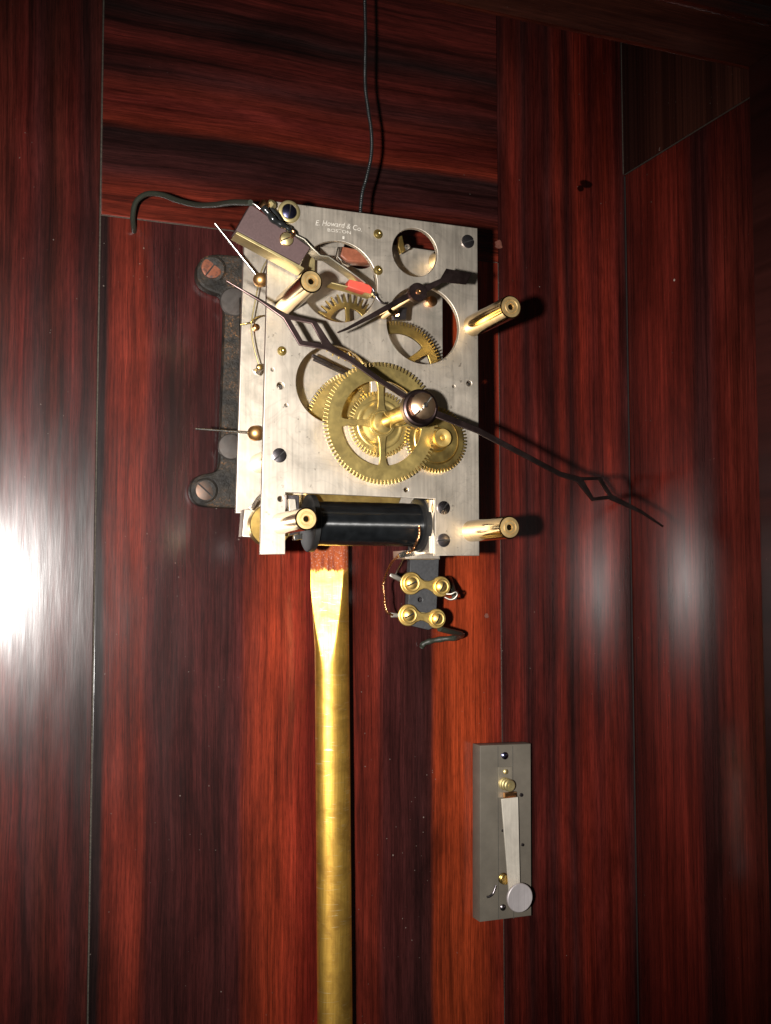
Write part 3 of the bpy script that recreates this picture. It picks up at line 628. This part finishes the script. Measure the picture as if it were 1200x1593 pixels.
ppl('contact_bar', strip([(516, 439.5), (545, 446.5), (581, 458.5)], 1.6), yk+2, 10, M['brass_dull'], mv, 0.15, 'brass bar under the red pad')
ppl('red_pad', [(544.5, 434.5), (562, 438.5), (575, 443), (580, 448), (577.5, 457), (560, 452.5), (541.5, 446), (542.5, 438)], yk+1.5, 6.5, M['red'], mv, 0.5, 'bright orange red fibre pad above the toothed wheel')
tube('hook_spring', [P(580, 449, yk+3), P(584, 458, yk+3), P(586, 463, yk+3), P(592, 470, yk+3), P(598, 472.5, yk+3), P(601, 470, yk+3)], 0.5, M['steel'], mv)
ppl('spring_clip', [(579, 455), (582, 453.5), (587, 459), (584, 461.5)], yk+1, 2, M['bright_steel'], mv, 0.2)
# terminal wire along the block
tube('bare_wire', [P(391, 315, yk-2), P(398, 319, yk-2), P(405, 325, yk-2)], 0.75, M['bright_steel'], cb, label='bright bare wire end')
lathe('terminal_nut', P(408, 322, yk+4), (0.5, -0.6, 0.5), [(0, 0), (0, 2.6), (3, 2.9), (4, 2.0), (4, 0)], M['copper'], cb, 20)
lathe('terminal_nut', P(418, 324, yk+8), (0.4, -0.7, 0.5), [(0, 0), (0, 2.8), (4, 2.8), (5, 1.8), (5, 0)], M['brass_dull'], cb, 6)
tube('black_sleeve', [P(409, 322, yk-2.5), P(418, 332, yk-3), P(427, 343, yk-3), P(437, 349, yk-2.5), P(446, 354, yk-2), P(453, 360, yk-1)], lambda t: 2.0-0.9*abs(t-0.4)+0.25*math.sin(t*23), M['sleeve'], cb, label='black insulating sleeve along the block')
tube('lug_loop', [P(448, 372, yk-1.5), P(455, 368, yk-2), P(458, 362, yk-1.5), P(452, 356, yk-1.5)], 0.8, M['copper'], cb)
tube('black_sleeve', [P(420, 322, yk+6), P(430, 334, yk+5), P(440, 348, yk+4), P(452, 356, yk+2)], 1.5, M['sleeve'], cb)

# ball weighted pins between the plates
def pin(b, ry, tip, rr, yb=-100, yt=-100):
    c = P(*b, yb); r = ry*mmp(*b, yb)
    t = lathe('weight_ball', c, (P(*tip, yt)-c), [(-r, 0)]+[(-r*math.cos(math.pi*i/14), r*math.sin(math.pi*i/14)) for i in range(1, 14)]+[(r, 0)], M['ball'], mv, 36)
    cyl('needle', c, P(*tip, yt), rr, M['bright_steel'], t, 12); return t
pin((397, 674), 12, (304, 667), 0.75)
pin((405, 435.5), 11, (334.5, 347.5), 0.8)
tube('brass_wire', [P(415, 406, -100), P(409, 417, -100), P(404, 433, -100), P(398, 465, -100), P(392.5, 495, -100), P(391.5, 515, -100), P(396, 543, -100), P(404, 572, -100)], 0.45, M['brass_dull'], mv)
tube('brass_wire', [P(374, 505, -98), P(384, 503, -99), P(391, 501, -101), P(396, 496, -101), P(404, 492, -101), P(414, 491, -100)], 0.5, M['brass_bright'], mv)
lathe('copper_stud', P(397, 510, -86), (0, -1, 0), [(0, 2.2), (2, 2.2), (2.6, 1.3), (2.7, 0)], M['copper'], mv, 20)
lathe('copper_stud', P(404, 571, -102), (0, -1, 0), [(-2, 0), (-1.4, 1.5), (0, 2), (1.4, 1.5), (2, 0)], M['brass_bright'], mv, 20)
ppl('bright_tag', [(394, 575), (409, 568), (410, 576), (404, 584), (397, 581)], -98, 2, M['bright_steel'], mv, 0.3)
# lower left lug, disc and latch
ppl('pale_lug', [(380.5, 792.5), (425, 796), (425, 838), (377.5, 834.5)], -100, 10, M['nickel'], mv, 0.4, 'pale block at the lower left corner')
ppl('latch', strip([(391, 792), (397, 784), (402, 775), (407, 770)], [8, 6, 5, 5]), -104, 3, M['bright_steel'], mv, 0.4)
q = P(422, 817, -113); cyl('brass_disc', (q.x, -113, q.z), (q.x, -106, q.z), 33.5*mmp(422, 817, -113), M['brass_bright'], mv, 64, 0.4, label='brass disc behind the lower left leg')
ppl('pole_piece', [(446, 770), (466, 770), (466, 830), (446, 835)], -112, 12, M['steel'], mv, 0.5)
ppl('pole_piece', [(450, 776), (460, 776), (463, 800), (450, 812)], -116, 3.5, M['nickel_dark'], mv, 0.4)
ppl('lower_link', [(457, 832), (471, 830), (471, 839), (458, 840.5)], -124, 4, M['bright_steel'], mv, 0.3)
# coil
cy = -110.0; A = P(486, 813, cy); B = P(648, 818, cy); zc = (A.z+B.z)/2; kc_ = mmp(570, 815, cy-13)
r = 34.5*kc_; xa, xb = A.x, B.x
def coilmat():
    m_, nt, bs = mat('wound_black_lacquer'); g = nt.nodes.new('ShaderNodeNewGeometry'); sp = nt.nodes.new('ShaderNodeSeparateXYZ'); nt.links.new(g.outputs['Position'], sp.inputs[0])
    v = comb(nt, math_(nt, 'MULTIPLY', sp.outputs['X'], 5200), math_(nt, 'MULTIPLY', sp.outputs['Y'], 25), math_(nt, 'MULTIPLY', sp.outputs['Z'], 25))
    n = noise(nt, v, 1, 3, 0.6); big = noise(nt, g.outputs['Position'], 160, 3)
    nt.links.new(ramp(nt, big, [(0.3, (0.0035, 0.004, 0.0045)), (0.7, (0.008, 0.009, 0.010))]), bs.inputs['Base Color'])
    bs.inputs['Roughness'].default_value = 0.25; bs.inputs['Specular IOR Level'].default_value = 1.0
    bs.inputs['Anisotropic'].default_value = 0.98; bs.inputs['Anisotropic Rotation'].default_value = 0.25
    tg = nt.nodes.new('ShaderNodeTangent'); tg.direction_type = 'RADIAL'; tg.axis = 'X'; nt.links.new(tg.outputs[0], bs.inputs['Tangent'])
    bump(nt, big, 0.3, 0.0002, bs); return m_
coil = lathe('coil', (xa, cy, zc), (1, 0, 0), [(0, 0), (0, r)]+[((xb-xa)*t/24, r+0.10*math.sin(t*2.3)) for t in range(1, 24)]+[(xb-xa, r), (xb-xa, 0)], coilmat(), mv, 72, 'shiny black wound coil lying across the notch')
lathe('coil_flange', (xa-3.2, cy, zc), (1, 0, 0), [(0, 0), (0, 16.3), (0.5, 17.2), (3.4, 17.2), (3.9, 16.3), (3.9, 0)], M['flange'], coil, 64)
lathe('coil_flange', (xb-0.5, cy, zc), (1, 0, 0), [(0, 0), (0, 16.3), (0.5, 17.2), (3.8, 17.2), (4.3, 16.3), (4.3, 0)], M['flange'], coil, 64)
cyl('coil_core', (xa-12, cy, zc), (xb+3, cy, zc), 4, M['steel'], coil, 24)
ppl('yoke', [(478, 766), (625, 773), (618, 790), (478, 784)], -95, 8, M['brass_bright'], mv, 0.4, 'brass yoke above the coil')
ppl('yoke_bracket', [(622, 772), (655, 774), (650, 792), (614, 790)], -93, 6, M['nickel_dark'], mv, 0.4)
ppl('pale_upright', [(667.5, 777), (680, 777.5), (680, 862), (668, 861)], YF+TH+0.3, 20, M['nickel'], mv, 0.3, 'pale upright behind the right leg')
ppl('pale_foot', [(630, 856.5), (684, 858), (685, 869.8), (631, 869)], -112, 20, M['nickel'], mv, 0.4, 'pale foot under the coil')
ppl('foot_clip', [(621, 862), (632, 857), (645, 859), (646, 864), (634, 866), (623, 868)], -116, 3, M['bright_steel'], mv, 0.3)

# ------------------------------------------------------------------ pendulum rod
rod = thing('pendulum_rod', 'round gilded pendulum rod hanging below the coil with a bare wood top', 'pendulum rod', P(520, 1593, -30))
yc = -28.0
zt_ = P(515, 800, yc-8).z; zb_ = -640.0; zscarf0 = P(515, 868, yc-8).z; zscarf1 = P(510, 1035, yc-10).z
xt0, xt1 = P(489.5, 870, yc).x, P(541.5, 870, yc).x; rr_ = (xt1-xt0)/2*1.0; xcen = (xt0+xt1)/2
xd = (P(494.5, 1593, yc).x+P(548, 1593, yc).x)/2; zd = P(520, 1593, yc).z
xsl = (xd-xcen)/(zd-zscarf0)
V = []; Fc = []; seg = 96; zs = []; FN = (-math.sin(math.radians(24)), -math.cos(math.radians(24)))
z = zt_
while z > zb_:
    zs.append(z); z -= 4 if z > zscarf1-10 else 20
zs.append(zb_)
for z in zs:
    t = (z-zscarf1)/(zscarf0-zscarf1); cut = rr_*(0.742-0.50*max(0, min(1.0, t))) if t > 0 else 9e9
    cx = xcen+xsl*(z-zscarf0)
    for i in range(seg):
        a = 2*math.pi*i/seg; dx, dy = rr_*math.cos(a), 0.68*rr_*math.sin(a)
        if dx < 0: dx *= 1+0.22*max(0, min(1, (t-0.15)/0.6))
        ov = dx*FN[0]+dy*FN[1]-cut
        if ov > 0: dx -= FN[0]*ov; dy -= FN[1]*ov
        V.append((cx+dx, yc+dy, z))
for i in range(len(zs)-1):
    for k_ in range(seg):
        j = (k_+1) % seg; Fc.append([i*seg+k_, i*seg+j, (i+1)*seg+j, (i+1)*seg+k_])
Fc.append(list(range(seg))); Fc.append([(len(zs)-1)*seg+k_ for k_ in range(seg)][::-1])
link('rod_shaft', from_pd('rod_shaft', V, Fc, 24), M['rod'], rod)
box('suspension_strip', xcen-4, xcen+4, yc-1, yc+1, zt_-2, zt_+40, M['steel'], rod, 0.2)

# ------------------------------------------------------------------ terminal block under the movement
yb_ = -58.0
tb = thing('terminal_block', 'narrow grey fibre strip with two brass dumbbell shaped terminal links below the coil', 'terminal block', P(660, 975, yb_))
ppl('fibre_strip', [(640, 850), (684, 850), (682, 900), (678, 975), (667, 980), (634, 972)], yb_, 6, M['slate'], tb, 0.4, holes=[[(654+3.6*math.cos(t*.6283), 933+4*math.sin(t*.6283)) for t in range(10)]])
ppl('mounting_arm', [(644, 790), (686, 790), (684, 870), (640, 868)], yb_+0.3, 5, M['slate'], tb, 0.4)
def dumb(a, ra, b, rb, y):
    ka = mmp(*a, y); A_ = P(*a, y); B_ = P(*b, y); ra *= ka; rb *= ka
    d = math.atan2(B_.z-A_.z, B_.x-A_.x); pts = []
    wa = 0.62
    for i in range(25):
        t = d+wa+(2*math.pi-2*wa)*i/24; pts.append((A_.x+ra*math.cos(t), A_.z+ra*math.sin(t)))
    n = Vector((-math.sin(d), math.cos(d))); mid = (Vector((A_.x, A_.z))+Vector((B_.x, B_.z)))/2; dd = Vector((math.cos(d), math.sin(d)))
    hw = 6.0*ka
    pts += [tuple(mid-n*hw-dd*2.0*ka*1.5), tuple(mid-n*hw+dd*2.0*ka*1.5)]
    for i in range(25):
        t = d+math.pi+wa+(2*math.pi-2*wa)*i/24; pts.append((B_.x+rb*math.cos(t), B_.z+rb*math.sin(t)))
    pts += [tuple(mid+n*hw+dd*3*ka), tuple(mid+n*hw-dd*3*ka)]
    o = plate('terminal_link', [pts], y, 2.2, M['brass_term'], tb, 0.5)
    for (c_, r__, an) in ((A_, ra, 25), (B_, rb, 65)):
        lathe('washer', (c_.x, y, c_.z), (0, -1, 0), [(0, r__*0.80), (0.9, r__*0.78), (1.1, r__*0.70), (0.9, r__*0.62), (0.9, 0)], M['brass_term'], o, 36)
        screw('screw', (c_.x, y-0.8, c_.z), r__*0.52, M['brass_term'], o, an, 0.35, 1.6, 0.22)
    return o
dumb((640, 907.5), 17.8, (686.5, 912.5), 16.2, yb_-6)
dumb((636, 957), 17.0, (680, 962.5), 15.5, yb_-6)
ppl('solder_lug', [(608, 891.5), (617, 893), (627, 899), (626, 907), (612, 900), (606, 896)], yb_-5.5, 2.6, M['tin'], tb, 0.8, 'lumpy solder lug at the upper left terminal')
ppl('solder_lug', [(608, 953), (621, 954), (621, 961), (609, 960.5)], yb_-5.5, 2.4, M['tin'], tb, 0.7)
for z_ in (0, 1):
    ppl('spacer', strip([(640, 905+z_*50), (684, 911+z_*50)], 10), yb_-3.8, 3.6, M['brass_dull'], tb, 0.3)
cw = tube('loop_wire', [P(693, 924, yb_-5), P(702, 924, yb_-7), P(709, 921, yb_-8), P(711.5, 925, yb_-8), P(707, 931, yb_-7), P(700, 932.5, yb_-6), P(692, 929, yb_-5)], 0.75, M['tin'], tb, label='bent bare wire at the upper right terminal')
tube('cloth_lead', [P(707, 930, yb_-7), P(706, 920, yb_+6), P(702, 906, yb_+28), P(700, 900, -6)], 1.7, M['cloth'], tb)

# loose wires
o = twisted('copper_wire', [P(652, 818, -128), P(652.5, 830, -127.5), P(649, 841, -125), P(645, 850, -121), P(640, 858, -118), P(625, 862, -112), P(611, 873, -95), P(603, 888, -82), P(598, 903, -74), P(596, 912, -72), P(598.5, 930, -70), P(599, 942, -69), P(603, 953, -67), P(611, 957, -65)], 0.42, 0.42, 4.2, M['copper'], None, 2, 14)
tag(o, 'thin twisted copper wire running from the coil down to the lower terminal', 'wire')
o = tube('coil_lead', [P(644, 862, -116), P(632, 864, -105), P(622, 880, -85), P(616, 893, -64)], 0.45, M['steel'])
tag(o, 'short dark wire from the coil foot to the upper terminal', 'wire')
o = tube('cloth_wire', [P(684, 978, -62), P(695, 981, -58), P(707, 984, -50), P(716, 986, -40), P(719, 988, -25), P(716, 990, -6), P(715, 990, 2)], 2.0, M['cloth'])
tag(o, 'black cloth covered wire bending back to the board from the lower right terminal', 'wire')
o = tube('cloth_wire', [P(717, 987, -30), P(710, 992, -14), P(690, 994, -7), P(672, 997, -5), P(660, 1001, -3.5), P(656, 1007, -1.5)], lambda t: 2.0+0.25*math.sin(t*31), M['cloth'])
tag(o, 'frayed black cloth wire lying on the board below the terminals', 'wire')
o = tube('insulated_wire', [P(209, 362, 3), P(208, 352, -6), P(207, 335, -14), P(212, 314, -22), P(228, 302, -30), P(252, 303, -40), P(280, 313, -55), P(308, 319, -75), P(335, 318.5, -100), P(362, 315, -125), P(390, 315.5, -146)], 1.75, M['cloth'], n=14)
tag(o, 'green black insulated wire arching from a hole in the board to the contact block', 'wire')
o = twisted('hanging_cord', [P(567.5, -40, -84), P(568, 0, -84), P(569, 60, -84), P(568.5, 130, -84), P(573, 170, -84), P(578, 205, -84), P(578, 240, -84), P(571, 275, -84), P(564, 300, -84), P(561, 330, -84), P(560, 372, -86)], 0.62, 0.66, 3.0, M['cord'], None, 2, 60)
tag(o, 'thin black twisted cord hanging down behind the top of the movement', 'cord')

# ------------------------------------------------------------------ lever switch on the right
ys = -12.6
sw = thing('lever_switch', 'grey slate lever switch with a nickel blade and round knob low on the board', 'switch', P(788, 1430, 0))
ppl('slate_base', [(747, 1160), (826, 1157), (827, 1424.5), (747, 1434.5)], ys, 12.5, M['slab'], sw, 0.5)
ln = plain('scored_line', (0.055, 0.05, 0.042), 0.8, 0.2, 400)
for a, b in ((775, 776), (798, 799.5)):
    ppl('scored_line', strip([(a, 1161), (b, 1429)], 0.9), ys-0.03, 0.025, ln, sw, 0.005)
ppl('hinge_plate', [(775, 1194), (797, 1193), (798, 1240), (775, 1241)], ys-1.2, 1.15, M['pan_plate'], sw, 0.15)
screw('screw', P(785.4, 1175.5, ys), 2.7, M['blued'], sw, 30, 0.35, 1.4)
screw('screw', P(787, 1200.5, ys-1.2), 1.9, M['brass_dull'], sw, 60, 0.35, 1.0)
q = P(785, 1219, ys-1.2)
lathe('hinge_post', q, (0, -1, 0), [(0, 4.6), (1.0, 4.6), (1.4, 3.4), (2.6, 3.4), (3.0, 4.4), (4.4, 4.4), (4.8, 3.4), (6.0, 3.4), (6.2, 4.3), (8.6, 4.3), (9.2, 3.6), (9.2, 1.6), (9.6, 1.4), (9.6, 0)], M['brass_dull'], sw, 32)
ppl('blade', [(780.4, 1243), (806.5, 1240), (809.8, 1392), (793, 1397)], ys-7.5, 1.4, M['blade'], sw, 0.3, 'flat tapered nickel blade')
ppl('blade_root', [(786, 1234), (804, 1232), (805, 1242), (786, 1244)], ys-5, 3.5, M['copper'], sw, 0.3)
q = P(809.5, 1397, ys-16); rk = 22.5*mmp(809, 1397, ys-16)
lathe('knob', (q.x, ys-7, q.z), (0, -1, 0), [(0, 2.5), (5, 2.5), (6.5, rk*0.85), (7.3, rk), (8.8, rk), (9.3, rk*0.95), (9.1, rk*0.5), (9.0, 0)], M['knob'], sw, 56)
q = P(782.5, 1366, ys)
lathe('contact_post', q, (0.0, -1, 0), [(0, 3.6), (0.6, 4.0), (1.2, 3.6), (1.5, 3.0), (1.9, 3.6), (2.5, 4.0), (3.1, 3.5), (3.4, 3.0), (3.8, 3.4), (4.4, 3.6), (5, 3.2), (5.2, 0)], M['brass_bright'], sw, 28)
tube('wire_hook', [P(772, 1377, ys-1.2), P(770, 1383, ys-1.6), P(767, 1390, ys-1.6), P(762, 1394.5, ys-1.6), P(757.5, 1395.5, ys-1.2)], 0.85, M['steel'], sw)
screw('screw', P(782.4, 1411.5, ys), 2.3, M['steel'], sw, 10, 0.4, 1.3)
for (a, b, r_) in ((811, 1236.5, 1.5), (782, 1292, 1.1), (813, 1314, 1.2)):
    lathe('pin', P(a, b, ys), (0, -1, 0), [(0, r_), (1.0, r_*0.9), (1.2, 0)], M['steel'], sw, 14)
